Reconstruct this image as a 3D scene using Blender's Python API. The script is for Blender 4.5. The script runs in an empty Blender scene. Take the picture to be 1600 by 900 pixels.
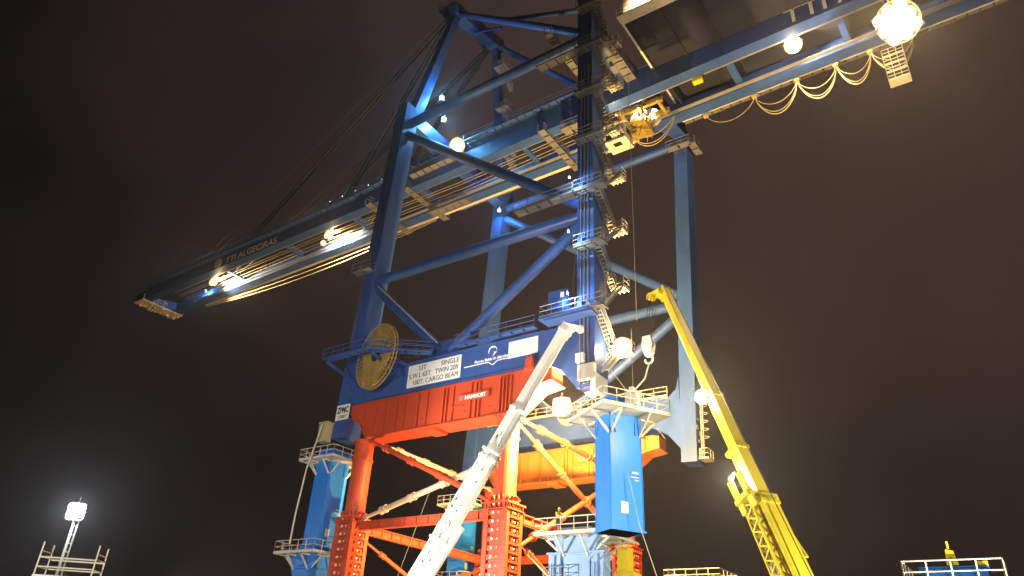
import bpy, math, random
from mathutils import Vector, Matrix
random.seed(7)
R = math.radians
S = bpy.context.scene
COL = S.collection

# ------------------------------------------------------------------ camera
cd = bpy.data.cameras.new('camera'); cam = bpy.data.objects.new('camera', cd); COL.objects.link(cam)
cd.sensor_width = 36; cd.lens = 25.3125; cd.clip_end = 4000; cd.clip_start = .1
CW = Matrix(((0.82457458, 0.23432428, 0.51494553), (0.56342723, -0.42257042, -0.70991831), (0.05124965, 0.87551492, -0.4804655)))
cam.matrix_world = Matrix.Translation((0, 0, 1.7)) @ CW.to_4x4()
S.camera = cam
# ------------------------------------------------------------------ exposure, world
S.view_settings.view_transform = 'Standard'; S.view_settings.look = 'None'
S.view_settings.exposure = 0; S.view_settings.gamma = 1
S.render.engine = 'CYCLES'
try:
    S.cycles.use_denoising = True; S.cycles.denoiser = 'OPENIMAGEDENOISE'
except Exception: pass
S.cycles.max_bounces = 4; S.cycles.volume_bounces = 0; S.cycles.sample_clamp_indirect = 3
W = bpy.data.worlds.new('World'); S.world = W; W.use_nodes = True
nt = W.node_tree; nt.nodes.clear()
out = nt.nodes.new('ShaderNodeOutputWorld')
def wn(t, **k):
    n = nt.nodes.new(t)
    for a, b in k.items(): setattr(n, a, b)
    return n
tc = wn('ShaderNodeTexCoord')
sky = wn('ShaderNodeTexSky', sky_type='NISHITA', sun_disc=False, sun_elevation=R(-6), sun_rotation=R(200))
bg_sky = wn('ShaderNodeBackground'); bg_sky.inputs[1].default_value = .02
nt.links.new(sky.outputs[0], bg_sky.inputs[0])
# low cloud lit brown by the harbour: soft noise over the sky directions
nz = wn('ShaderNodeTexNoise'); nz.inputs['Scale'].default_value = 3.2; nz.inputs['Detail'].default_value = 5; nz.inputs['Roughness'].default_value = .55
nt.links.new(tc.outputs['Generated'], nz.inputs['Vector'])
dot = wn('ShaderNodeVectorMath', operation='DOT_PRODUCT'); dot.inputs[1].default_value = Vector((0.12, .62, .78)).normalized()
nt.links.new(tc.outputs['Generated'], dot.inputs[0])
mr = wn('ShaderNodeMapRange'); mr.inputs['From Min'].default_value = .42; mr.inputs['From Max'].default_value = 1.0
mr.inputs['To Min'].default_value = -.17; mr.inputs['To Max'].default_value = .7
nt.links.new(dot.outputs['Value'], mr.inputs['Value'])
ad = wn('ShaderNodeMath', operation='MULTIPLY_ADD'); ad.inputs[1].default_value = .8; 
nt.links.new(nz.outputs[0], ad.inputs[0]); nt.links.new(mr.outputs[0], ad.inputs[2])
cr = wn('ShaderNodeValToRGB'); cr.color_ramp.elements[0].position = .12; cr.color_ramp.elements[0].color = (.0062, .0048, .0050, 1)
cr.color_ramp.elements[1].position = 1.1; cr.color_ramp.elements[1].color = (.050, .030, .024, 1)
e = cr.color_ramp.elements.new(.55); e.color = (.0205, .0138, .0128, 1)
nt.links.new(ad.outputs[0], cr.inputs[0])
bg = wn('ShaderNodeBackground'); nt.links.new(cr.outputs[0], bg.inputs[0]); bg.inputs[1].default_value = .95
ads = wn('ShaderNodeAddShader'); nt.links.new(bg.outputs[0], ads.inputs[0]); nt.links.new(bg_sky.outputs[0], ads.inputs[1])
nt.links.new(ads.outputs[0], out.inputs['Surface'])

# ------------------------------------------------------------------ unseen floodlights (yard flood towers outside the picture, and one added fill)
def lamp(name, kind, loc, power, col, target=None, angle=90, blend=.5, radius=.4, parent=None):
    l = bpy.data.lights.new(name, kind); l.energy = power; l.color = col; l.shadow_soft_size = radius
    o = bpy.data.objects.new(name, l); COL.objects.link(o); o.location = loc
    if kind == 'SPOT':
        l.spot_size = R(angle); l.spot_blend = blend
        o.rotation_euler = (Vector(target) - Vector(loc)).to_track_quat('-Z', 'Y').to_euler()
    if parent is not None:
        o.location = Vector(loc) - ORG[parent.name]; o.parent = parent
    return o
ORG = {}
WHITE = (1, .93, .82); SOD = (1, .6, .2); COOL = (.8, .9, 1)
lamp('unseen_floodlight', 'SPOT', (-50, 27, 3), 100000, WHITE, (-31, 48, 15), 80, .6)
lamp('unseen_floodlight', 'SPOT', (-12, -6, 10), 78000, WHITE, (-41, 52, 24), 54, 1.0)
lamp('unseen_floodlight', 'SPOT', (-30, -2, 4), 50000, WHITE, (-59, 45, 14), 60, .7)
lamp('unseen_floodlight', 'SPOT', (-40, 63, 3), 60000, SOD, (-48, 62, 22), 120, .6)
lamp('unseen_floodlight', 'SPOT', (-20, 27, 2.5), 14000, (1, .95, .75), (-11, 41, 9), 50, .8)  # added fill light, brightens the yellow crane's lower boom
lamp('unseen_floodlight', 'SPOT', (3, 40, 2.5), 30000, (1, .92, .7), (-13, 43, 13), 75, .7)

# ------------------------------------------------------------------ materials
def mat(name, col, rough=.5, metal=0, var=.25, scale=.6, bump=.02, rust=0, spec=.4):
    m = bpy.data.materials.new(name); m.use_nodes = True; n = m.node_tree; b = n.nodes['Principled BSDF']
    b.inputs['Roughness'].default_value = rough; b.inputs['Metallic'].default_value = metal
    b.inputs['Specular IOR Level'].default_value = spec
    t = n.nodes.new('ShaderNodeTexCoord'); mp = n.nodes.new('ShaderNodeMapping'); mp.inputs['Scale'].default_value = (1, 1, .35)
    no = n.nodes.new('ShaderNodeTexNoise'); no.inputs['Scale'].default_value = scale; no.inputs['Detail'].default_value = 6; no.inputs['Roughness'].default_value = .65
    n.links.new(t.outputs['Object'], mp.inputs[0]); n.links.new(mp.outputs[0], no.inputs['Vector'])
    r = n.nodes.new('ShaderNodeValToRGB')
    r.color_ramp.elements[0].position = .3; r.color_ramp.elements[1].position = .72
    r.color_ramp.elements[0].color = tuple(c * (1 - var) for c in col) + (1,)
    r.color_ramp.elements[1].color = tuple(min(1, c * (1 + var * .5)) for c in col) + (1,)
    n.links.new(no.outputs[0], r.inputs[0])
    src = r.outputs[0]
    if rust:
        n2 = n.nodes.new('ShaderNodeTexNoise'); n2.inputs['Scale'].default_value = 2.4; n2.inputs['Detail'].default_value = 8
        n.links.new(mp.outputs[0], n2.inputs['Vector'])
        r2 = n.nodes.new('ShaderNodeValToRGB'); r2.color_ramp.elements[0].position = .58; r2.color_ramp.elements[1].position = .75
        n.links.new(n2.outputs[0], r2.inputs[0])
        ml = n.nodes.new('ShaderNodeMath'); ml.operation = 'MULTIPLY'; ml.inputs[1].default_value = rust
        n.links.new(r2.outputs[0], ml.inputs[0])
        mx = n.nodes.new('ShaderNodeMixRGB'); n.links.new(ml.outputs[0], mx.inputs[0]); n.links.new(src, mx.inputs[1])
        mx.inputs[2].default_value = (.09, .05, .03, 1); src = mx.outputs[0]
    n.links.new(src, b.inputs['Base Color'])
    if bump:
        bp = n.nodes.new('ShaderNodeBump'); bp.inputs['Strength'].default_value = .25; bp.inputs['Distance'].default_value = bump
        n.links.new(no.outputs[0], bp.inputs['Height']); n.links.new(bp.outputs[0], b.inputs['Normal'])
    return m
def emis(name, col, s):
    m = bpy.data.materials.new(name); m.use_nodes = True; n = m.node_tree; b = n.nodes['Principled BSDF']
    b.inputs['Base Color'].default_value = (.06, .05, .04, 1)
    b.inputs['Emission Color'].default_value = col + (1,); b.inputs['Emission Strength'].default_value = s
    return m
M = dict(
    blue=mat('crane_blue_paint', (.033, .085, .29), .42, rust=.25),
    azure=mat('azure_paint', (.02, .2, .7), .4, var=.15, rust=.12),
    red=mat('red_paint', (.5, .06, .022), .5, rust=.3),
    pale=mat('lamp_lit_strut_paint', (.62, .42, .3), .5, rust=.3), paleblue=mat('pale_blue_paint', (.22, .36, .62), .5, rust=.3),  # strut colour made paler to carry the lamp's white glare
    orange=mat('sodium_lit_red_paint', (.58, .17, .03), .5, rust=.3),  # far beam's red shifted to orange, sodium light put into the colour
    white=mat('white_paint', (.78, .77, .73), .4, var=.15, rust=.15),
    yellow=mat('yellow_paint', (.72, .56, .03), .4, var=.15, rust=.15),
    cream=mat('cream_paint', (.66, .62, .5), .5, rust=.2),
    steel=mat('weathered_stair_steel', (.18, .175, .17), .6, .2, rust=.4),
    grey=mat('galvanised_steel', (.32, .32, .33), .5, .5, rust=.2),
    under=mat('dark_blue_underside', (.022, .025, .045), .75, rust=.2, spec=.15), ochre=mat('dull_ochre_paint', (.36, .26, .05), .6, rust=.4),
    dark=mat('dark_steel', (.05, .05, .055), .5, .3),
    rope=mat('wire_rope', (.1, .09, .08), .5, .4, scale=6),
    cable=mat('festoon_rubber', (.42, .36, .2), .6, scale=4),
    reel=mat('ochre_reel_paint', (.36, .24, .07), .5, rust=.3),
    board=mat('sign_board', (.8, .8, .76), .45, var=.06, bump=0),
    ink=mat('black_lettering', (.02, .02, .02), .5, bump=0),
    wink=mat('white_lettering', (.8, .8, .8), .5, var=.08, bump=0),
    glass=mat('dark_glass', (.02, .025, .03), .08, bump=0),
    conc=mat('quay_concrete', (.16, .155, .145), .85, scale=.2),
    vest=mat('yellow_workwear', (.7, .62, .05), .8, scale=8), trou=mat('navy_trousers', (.03, .035, .06), .85, scale=8),
    skin=mat('skin', (.5, .3, .2), .55, scale=9), rubber=mat('tyre_rubber', (.03, .03, .03), .8),
    beige=mat('beige_box_paint', (.5, .44, .24), .5),
)
LENS = {'warm': emis('warm_lamp_glass', (1, .74, .36), 3.2), 'white': emis('white_lamp_glass', (.95, .98, 1), 6),
        'blue': emis('blue_white_lamp_glass', (.35, .72, 1), 4), 'ring': emis('lamp_halo_glow', (1, .62, .22), 1.5), 'red': emis('red_lamp_glass', (1, .05, .03), 14), 'window': emis('lit_window', (1, .75, .35), 1.6)}

# ------------------------------------------------------------------ mesh builder
class MB:
    def __init__(s): s.v = []; s.f = []
    def add(s, vs, fs):
        k = len(s.v); s.v += [Vector(v) for v in vs]; s.f += [tuple(i + k for i in f) for f in fs]; return s
    def box(s, c, d, rz=0):
        x, y, z = d[0] / 2, d[1] / 2, d[2] / 2; m = Matrix.Rotation(rz, 3, 'Z'); c = Vector(c)
        vs = [c + m @ Vector((a * x, b * y, e * z)) for a in (-1, 1) for b in (-1, 1) for e in (-1, 1)]
        return s.add(vs, [(0, 1, 3, 2), (4, 6, 7, 5), (0, 4, 5, 1), (2, 3, 7, 6), (0, 2, 6, 4), (1, 5, 7, 3)])
    def beam(s, a, b, w, h, up=(0, 0, 1), w2=None, h2=None):
        a, b = Vector(a), Vector(b); t = (b - a).normalized(); u = Vector(up)
        if abs(t.dot(u)) > .98: u = Vector((0, 1, 0))
        sd = t.cross(u).normalized(); u = sd.cross(t).normalized(); w2 = w2 or w; h2 = h2 or h
        vs = [a + sd * x * w / 2 + u * y * h / 2 for x, y in ((-1, -1), (1, -1), (1, 1), (-1, 1))] + \
             [b + sd * x * w2 / 2 + u * y * h2 / 2 for x, y in ((-1, -1), (1, -1), (1, 1), (-1, 1))]
        return s.add(vs, [(3, 2, 1, 0), (4, 5, 6, 7), (0, 1, 5, 4), (1, 2, 6, 5), (2, 3, 7, 6), (3, 0, 4, 7)])
    def tube(s, a, b, r, n=12, r2=None, caps=True):
        a, b = Vector(a), Vector(b); t = (b - a).normalized(); u = Vector((0, 0, 1)) if abs(t.z) < .9 else Vector((1, 0, 0))
        p = t.cross(u).normalized(); q = t.cross(p); r2 = r if r2 is None else r2
        vs = [c + p * math.cos(i * 2 * math.pi / n) * rr + q * math.sin(i * 2 * math.pi / n) * rr for c, rr in ((a, r), (b, r2)) for i in range(n)]
        fs = [(i, (i + 1) % n, n + (i + 1) % n, n + i) for i in range(n)]
        if caps: fs += [tuple(range(n - 1, -1, -1)), tuple(range(n, 2 * n))]
        return s.add(vs, fs)
    def path(s, pts, r, n=6):
        for a, b in zip(pts, pts[1:]): s.tube(a, b, r, n)
        return s
    def prismY(s, xz, y0, y1):      # polygon in the XZ plane pushed along Y
        n = len(xz); vs = [(x, y0, z) for x, z in xz] + [(x, y1, z) for x, z in xz]
        return s.add(vs, [tuple(range(n)), tuple(range(2 * n - 1, n - 1, -1))] + [(i, i + n, (i + 1) % n + n, (i + 1) % n) for i in range(n)])
    def disc(s, c, r, ax, th, n=40, r0=0):
        c = Vector(c); ax = Vector(ax).normalized()
        return s.tube(c - ax * th / 2, c + ax * th / 2, r, n)
    def rail(s, pts, h=1.1, step=1.5, r=.032, mid=True, toe=True):
        pts = [Vector(p) for p in pts]; U = Vector((0, 0, h))
        for a, b in zip(pts, pts[1:]):
            L = (b - a).length; k = max(1, round(L / step))
            for i in range(k + 1):
                p = a.lerp(b, i / k); s.tube(p, p + U, r, 5)
            s.tube(a + U, b + U, r * 1.15, 5)
            if mid: s.tube(a + U * .52, b + U * .52, r, 5)
            if toe: s.beam(a + Vector((0, 0, .07)), b + Vector((0, 0, .07)), .02, .12)
        return s
    def build(s, name, m, parent=None, label=None):
        me = bpy.data.meshes.new(name); o0 = ORG[parent.name] if parent else Vector((0, 0, 0))
        me.from_pydata([v - o0 for v in s.v], [], s.f); me.materials.append(M[m] if isinstance(m, str) else m)
        import bmesh
        b = bmesh.new(); b.from_mesh(me); bmesh.ops.recalc_face_normals(b, faces=b.faces); b.to_mesh(me); b.free()
        o = bpy.data.objects.new(name, me); COL.objects.link(o)
        if parent: o.parent = parent
        ORG[o.name] = o0
        if label: o['label'] = label
        return o
def thing(name, label, cat, loc=(0, 0, 0), group=None):
    o = bpy.data.objects.new(name, None); COL.objects.link(o); o.location = loc; o.empty_display_size = .5
    o['label'] = label; o['category'] = cat
    if group: o['group'] = group
    ORG[o.name] = Vector(loc); return o
def tag(o, label, cat, group=None):
    o['label'] = label; o['category'] = cat
    if group: o['group'] = group
    return o
def copy_thing(root, loc, label, rz=None):
    r = root.copy(); COL.objects.link(r); r.location = loc; r['label'] = label; ORG[r.name] = Vector(loc)
    if rz is not None: r.rotation_euler = (0, 0, rz)
    def rec(o, p):
        for ch in list(o.children):
            c = ch.copy(); COL.objects.link(c); c.parent = p; rec(ch, c)
    rec(root, r); return r
def text(body, loc, size, m, parent, name='lettering', rot=(90, 0, 0), width=None, align='LEFT', bold=0):
    cu = bpy.data.curves.new(name, 'FONT'); cu.body = body; cu.size = size; cu.align_x = align; cu.extrude = .012; cu.offset = bold
    ob = bpy.data.objects.new(name + '_tmp', cu); COL.objects.link(ob)
    dg = bpy.context.evaluated_depsgraph_get(); me = bpy.data.meshes.new_from_object(ob.evaluated_get(dg)); bpy.data.objects.remove(ob)
    me.name = name; me.materials.clear(); me.materials.append(M[m])
    if width and len(me.vertices):
        xs = [v.co.x for v in me.vertices]; k = width / (max(xs) - min(xs))
        for v in me.vertices: v.co.x *= k
    o = bpy.data.objects.new(name, me); COL.objects.link(o); o.rotation_euler = [R(a) for a in rot]
    o.location = Vector(loc) - (ORG[parent.name] if parent else Vector()); o.parent = parent
    return o
def stairs(sb, rl, a, b, w=.8):     # a top, b bottom: stringers, treads -> sb, rails -> rl
    a, b = Vector(a), Vector(b); d = b - a; hz = Vector((d.x, d.y, 0)).normalized(); sd = hz.cross(Vector((0, 0, 1)))
    for k in (-1, 1):
        sb.beam(a + sd * k * w / 2, b + sd * k * w / 2, .05, .22)
        rl.tube(a + sd * k * w / 2 + Vector((0, 0, 1)), b + sd * k * w / 2 + Vector((0, 0, 1)), .035, 5)
        rl.tube(a + sd * k * w / 2 + Vector((0, 0, .55)), b + sd * k * w / 2 + Vector((0, 0, .55)), .03, 5)
        for i in range(4):
            p = a.lerp(b, (i + .2) / 3.6) + sd * k * w / 2; rl.tube(p, p + Vector((0, 0, 1)), .03, 5)
    n = max(3, int(abs(d.z) / .27))
    for i in range(n):
        p = a.lerp(b, (i + .5) / n); sb.beam(p - sd * w / 2, p + sd * w / 2, .26, .05)
def floodlight(loc, d, size, kind, parent, power=0, col=None, spot=0, angle=110, aim=None, count=(1, 1)):
    """housing, lens and bracket; the lamp itself sits just in front of the lens"""
    loc = Vector(loc); d = Vector(d).normalized(); sd = d.cross(Vector((0, 0, 1))).normalized(); up = sd.cross(d)
    h = MB(); l = MB(); halo = MB(); nx, ny = count
    for i in range(nx):
        for j in range(ny):
            if nx == 3 and ny == 3 and i != 1 and j != 1: k_ = .86
            else: k_ = 1
            c = loc + sd * k_ * (i - (nx - 1) / 2) * size * .96 + up * k_ * (j - (ny - 1) / 2) * size * .96
            h.beam(c - d * size * .45, c, size * .75, size * .75, up, size, size)
            if nx * ny == 1: halo.tube(c - d * size * .05, c + d * size * .06, size * .64, 20, size * .66)
            rs = [(.50, .07), (.48, .1), (.40, .2), (.27, .28), (.05, .32)]
            for (r0, h0), (r1, h1) in zip(rs, rs[1:]): l.tube(c + d * size * h0, c + d * size * h1, size * r0, 16, size * r1, caps=False)
    h.tube(loc - d * size * .3 - up * size * ny * .5, loc - d * size * .3 + up * size * (ny * .5 + .6), .05, 6)
    if nx > 1: h.beam(loc - d * size * .35 - sd * size * nx * .55, loc - d * size * .35 + sd * size * nx * .55, .08, .08, up)
    if nx * ny > 1: rr = size * .48 * (max(nx, ny) + (.3 if nx == ny else .1)); halo.tube(loc - d * size * .34, loc - d * size * .12, rr * .96, 40, rr)
    hh = h.build('floodlight', 'grey', parent); l.build('lamp_glass', LENS[kind], hh)
    if kind == 'warm' and size > .6: halo.build('lamp_halo', LENS['ring'], hh)  # added glowing disc drawn as the amber halo round the lamp
    if power:
        lamp('lamp_bulb', 'POINT', loc + d * (size * .36 + .1), power, col or (1, .7, .36), radius=size * .35, parent=hh)
    if spot:
        p = loc + d * (size * .36 + .12)
        lamp('lamp_beam', 'SPOT', p, spot, col or (1, .7, .36), p + Vector(aim or d) * 5, angle, .6, size * .35, hh)
    return hh

# ================================================================== ground
g = MB(); g.add([(-600, -400, 0), (600, -400, 0), (600, 700, 0), (-600, 700, 0)], [(0, 1, 2, 3)])
go = g.build('ground', 'conc'); go['kind'] = 'structure'

# ================================================================== SHIP-TO-SHORE CRANE
crane = thing('gantry_crane', 'huge blue ship to shore gantry crane jacked up on red steel beams, boom pointing left', 'gantry crane', (-43.5, 63.5, 23.5))
YN, YF = 52.0, 75.0
XA = lambda z: -58.75 + (z - 24) * .037
XB = lambda z: -28.45 - (z - 24) * .006
XC = lambda z: -28.6 + (z - 24) * .04
XD = lambda z: -59.1 + (z - 24) * .047
def leg(X, y, z0, z1, name='leg'):
    m = MB()
    a, b = Vector((X(z0), y, z0)), Vector((X(z1), y, z1))
    m.beam(a, b, 1.8, 2.4, up=(0, 1, 0))
    for k in range(int((z1 - z0) / 7)):        # plate joints
        z = z0 + 5 + k * 7; m.box((X(z), y, z), (1.84, 2.44, .12))
    return m.build(name, 'blue', crane)
# beam(): with up=Y, w is across X, h along Y
leg(XA, YN, 23.6, 70.3); leg(XB, YN, 24.2, 74); leg(XC, YF, 23.6, 69); leg(XD, YF, 24, 70.5)
# portal beams along the rails' cross direction, with haunches into the legs
def portal_beam(y, xl, xr, zt, zb, rl, rr):
    m = MB(); y0, y1 = y - 1.05, y + 1.05
    m.prismY([(xl + .9, zb + .2), (xl + 1.6, zb), (xr - 4.3, zb), (xr - 2.6, zb - .9), (xr - 1.2, zb - 2.6), (xr - .92, zb - 3), (xr - .92, zt + 2.4), (xr - 1.3, zt + .9), (xr - 2.4, zt), (xl + 2.4, zt), (xl + 1.3, zt + .9), (xl + .92, zt + 2.6)], y0, y1)
    for z in (zb + .06, zt - .06): m.box(((xl + xr) / 2 - .6, y, z), (xr - xl - 7.5, 2.5, .08))
    return m.build('portal_beam', 'blue', crane)
portal_beam(YN, XA(29), XB(29), 30.55, 27.2, 0, 0)
portal_beam(YF, XD(29), XC(29), 31.2, 27.9, 0, 0)
# horizontal and diagonal tubes of the two side frames
def brace(a, b, r=.75, name='brace_tube'):
    m = MB(); m.tube(a, b, r, 20)
    return m.build(name, 'blue', crane)
for y, XL, XR in ((YN, XA, XB), (YF, XD, XC)):
    dz = 0 if y == YN else .3
    brace((XL(43.3) + .9, y, 43.2 + dz), (XR(43) - .9, y, 43.0 + dz), .62)
    brace((XL(67.2) + .9, y, 67.2), (XR(67.6) - .9, y, 67.8), .62)
    brace((XL(65) + .9, y, 65.2), (XR(44) - 1, y, 44.2 + dz), .6)
    brace((XL(42) + 1, y, 41.6), (-46.3, y, 31.6), .55)
    brace((-45.1, y, 31.4), (XR(42) - 1, y, 42.0), .6)
    for a, b in (((XL(42) + 1, y - .35, 42.15), (-46.3, y - .35, 32.15)), ((XL(65) + 8, y - .35, 60.1), (XR(44) - 3, y - .35, 45.9)), ((-44.9, y - .4, 31.9), (XR(42) - 2, y - .4, 41.7))):
        hm = MB(); hm.beam(a, b, .1, .1); hm.build('brace_highlight', 'cream', crane)  # cream bars drawn for the bright edge highlights of the diagonals
    gm = MB(); gm.prismY([(-48.2, 30.55 + dz * 2), (-43.2, 30.55 + dz * 2), (-44.6, 32.6), (-46.6, 32.6)], y - .4, y + .4)
    gm.build('gusset', 'blue', crane)
# cross beams between the frames (above the girders) and end ties
for XX, z in ((XA, 68.6), (XB, 68.9)):
    m = MB(); m.beam((XX(z), YN + 1.2, z), ((XD if XX is XA else XC)(z), YF - 1.2, z), 1.8, 2.2)
    m.build('cross_beam', 'blue', crane)
# girders: twin boxes, sagging a little to the tip
GZ = lambda x: 63.55 + (x + 60) * (.017 if x > -60 else .010)
def girder(y0, y1, x0, x1, H, name='girder'):
    m = MB(); N = 40
    for i in range(N):
        a, b = x0 + (x1 - x0) * i / N, x0 + (x1 - x0) * (i + 1) / N
        TP = lambda x: H if H < 2 or x > -62 else max(2.2, H - (-62 - x) * .1)
        ha = TP(a) * (.55 if i == 0 else 1); hb = TP(b)
        vs = [(a, y0, GZ(a)), (a, y1, GZ(a)), (a, y1, GZ(a) + ha), (a, y0, GZ(a) + ha), (b, y0, GZ(b)), (b, y1, GZ(b)), (b, y1, GZ(b) + hb), (b, y0, GZ(b) + hb)]
        m.add(vs, [(0, 1, 5, 4), (1, 2, 6, 5), (2, 3, 7, 6), (3, 0, 4, 7)] + ([(0, 3, 2, 1)] if i == 0 else []) + ([(4, 5, 6, 7)] if i == N - 1 else []))
        m.box(((a + b) / 2, (y0 + y1) / 2, GZ((a + b) / 2) + (ha + hb) / 2 + .06), (abs(b - a) * .97, y1 - y0 + .2, .07))
    return m.build(name, 'blue', crane)
girder(59.4, 60.8, -134, 14, 3.5); girder(65.5, 67.0, -130, 14, 1.6)
for y, s in ((61.05, 1), (65.25, -1)):          # trolley rails on the inner flanges
    m = MB(); m.beam((-123, y, GZ(-123) + .25), (14, y, GZ(14) + .25), .5, .12); m.beam((-123, y, GZ(-123) + .37), (14, y, GZ(14) + .37), .1, .12)
    m.build('trolley_rail', 'grey', crane)
for x in (-108, -92, -76, -62, -44, -16, -4, 8):    # ties between the girders
    m = MB(); m.beam((x, 60.8, GZ(x) + 1.1), (x, 65.5, GZ(x) + 1.1), .7, .8); m.build('girder_tie', 'blue', crane)
m = MB(); m.beam((-133, 60.2, GZ(-133) + .9), (-129.6, 66.8, GZ(-129) + .9), 1.6, 1.5); m.build('boom_tip_beam', 'blue', crane)
# machinery house on the rear girders
m = MB(); m.box((-11.6, 59.3, 69.7), (25.4, 15, 5.2)); m.box((-11.6, 59.3, 67.04), (25.8, 15.4, .16))
hs = m.build('machinery_house', 'white', crane)
for x in (-19.5, -13, -6): m = MB(); m.box((x, 51.75, 69.7), (1.6, .12, 1.2)); m.build('window', 'glass', hs)
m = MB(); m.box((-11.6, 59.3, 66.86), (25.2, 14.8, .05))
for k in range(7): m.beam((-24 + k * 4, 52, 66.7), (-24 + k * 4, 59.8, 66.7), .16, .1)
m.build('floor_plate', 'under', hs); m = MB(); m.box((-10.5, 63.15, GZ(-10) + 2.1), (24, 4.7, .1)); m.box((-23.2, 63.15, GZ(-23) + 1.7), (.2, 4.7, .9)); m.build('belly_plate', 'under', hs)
m = MB(); m.rail([(-24.6, 50.6, 67.1), (1, 50.6, 67.1)], step=1.6); m.beam((-24.6, 51.1, 67.03), (1, 51.1, 67.03), 1.1, .06)
m.build('walkway', 'cream', crane)
# apex frame
AP_N, AP_F = Vector((-56.4, 58.5, 95.3)), Vector((-56.2, 68.6, 97.5))
m = MB(); m.beam(AP_N - Vector((0, 1.2, .2)), AP_F + Vector((0, 1.2, .3)), 1.9, 2.0); m.build('apex_beam', 'blue', crane)
for a, b in (((-56.9, 53.0, 69.5), AP_N), ((-56.8, 74.2, 69.8), AP_F)):
    m = MB(); m.beam(a, b, 1.5, 1.5, (0, 1, 0), 1.1, 1.1); m.build('mast', 'blue', crane)
for a, b, r in ((AP_N, (XB(68) - .5, YN, 68.5), .5), (AP_F, (XC(68), YF, 68.5), .5), (AP_N.lerp(Vector((-28.5, 52, 68.5)), .42), (-28.8, 53, 73.5), .3), (AP_F.lerp(Vector((-27, 75, 68.5)), .55), (-29, 66.6, 68.8), .45)):
    brace(a, b, r, 'backstay')
# forestays: paired flat bars with links
for y0, ya in ((60.7, AP_N), (66.3, AP_F)):
    for xt in (-103.5, -78):
        m = MB()
        for k in (-.28, .28):
            a = ya + Vector((-.8, k, .6)); b = Vector((xt, y0 + k - .5, GZ(xt) + (2.4 if y0 < 62 else 1.8))); m.beam(a, b, .14, .34)
        for t in (.12, .3, .5, .7, .88): m.beam(a.lerp(b, t) - Vector((0, .7, 0)), a.lerp(b, t) + Vector((0, .15, 0)), .5, .5)
        zq = GZ(xt) + (2.3 if y0 < 62 else 1.7); m.beam((xt, y0 - .5, zq), (xt + 1.4, y0 - .5, zq + .6), .9, 1.0)
        m.build('forestay', 'dark', crane)
    m = MB()
    for k in (-.5, .5): m.path([ya + Vector((-.6, k, 1)), (-118, y0 + k, GZ(-118) + (2.4 if y0 < 62 else 1.7))], .05)
    m.build('boom_hoist_rope', 'rope', crane)
# apex platforms and head sheaves
for p in (AP_N, AP_F):
    m = MB(); m.box(p + Vector((-1.4, 0, 1.25)), (3.4, 2.6, .08)); m.rail([p + Vector(q) for q in ((-3.1, -1.3, 1.3), (.3, -1.3, 1.3), (.3, 1.3, 1.3), (-3.1, 1.3, 1.3), (-3.1, -1.3, 1.3))])
    for k in (-.5, 0, .5): m.disc(p + Vector((-1.6, k, .6)), .9, (0, 1, 0), .2, 20)
    m.build('apex_platform', 'dark', crane)
m = MB(); m.tube(AP_N + Vector((5.5, 4.5, -2.2)), AP_N + Vector((5.5, 4.5, -.6)), .06, 6); m.disc(AP_N + Vector((5.5, 4.5, -.45)), .22, (0, 0, 1), .35, 12)
ol = m.build('obstruction_light', 'grey', crane); m = MB(); m.disc(AP_N + Vector((5.5, 4.5, -.45)), .26, (0, 0, 1), .3, 12); m.build('lamp_glass', LENS['red'], ol)
m = MB(); m.beam(AP_N + Vector((0, 4.5, 0)), AP_N + Vector((5.7, 4.5, -2.2)), .3, .3); m.build('light_arm', 'blue', crane)
# ladder platforms on the far mast
for t in (.22, .5, .78):
    p = Vector((-56.8, 74.2, 69.8)).lerp(AP_F, t); m = MB(); m.box(p + Vector((1.6, -.6, 0)), (2.2, 2.4, .08))
    m.rail([p + Vector(q) for q in ((.6, -1.8, 0), (2.7, -1.8, 0), (2.7, .6, 0), (.6, .6, 0))]); m.build('mast_platform', 'grey', crane)
    rl = MB(); sb = MB(); q = Vector((-56.8, 74.2, 69.8)).lerp(AP_F, t - .2); stairs(sb, rl, p + Vector((2.0, -1.8, 0)), q + Vector((2.4, .2, 2)), .7); sb.v += []; k = len(sb.v); sb.v += rl.v; sb.f += [tuple(i + k for i in f) for f in rl.f]
    sb.build('mast_stair', 'grey', crane)
# girder walkways with rails
def walkway(pts, w, side, m='grey', rails=(1, 1), name='walkway'):
    f = MB(); rl = MB()
    for a, b in zip(pts, pts[1:]):
        a, b = Vector(a), Vector(b); t = (b - a); t.z = 0; t.normalize(); sd = t.cross(Vector((0, 0, 1)))
        L = (b - a).length; n = max(1, int(L / 1.2))
        for k in (-.5, .5): f.beam(a + sd * w * k, b + sd * w * k, .06, .16)
        for i in range(n): f.beam(a.lerp(b, (i + .08) / n), a.lerp(b, (i + .92) / n), w, .035)
        for k, on in zip((-.5, .5), rails):
            if on: rl.rail([a + sd * w * k, b + sd * w * k], step=1.6)
    o = f.build(name, m, crane); rl.build('railing', m, o); return o
walkway([(-131, 59.0, GZ(-131) + 2.4), (-75, 59.0, GZ(-75) + 2.4), (-62, 59.0, GZ(-62) + 3.7), (-30, 59.0, GZ(-30) + 3.7)], .7, 1, 'blue', rails=(0, 1))
walkway([(-24, 67.8, GZ(-24) + .6), (12, 67.8, GZ(12) + .6)], 1.0, 1, 'steel', rails=(1, 0))
walkway([(-60, 67.8, GZ(-60) + .6), (-46, 67.8, GZ(-46) + .6)], 1.0, 1, 'steel', rails=(1, 0))
walkway([(-62, 58.9, 65), (-53, 58.9, 65.2)], 1.0, 1, 'steel')
walkway([(-36.5, 50.15, 44.4), (-29.4, 50.15, 44.4)], 1.0, 1, 'steel')
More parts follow.
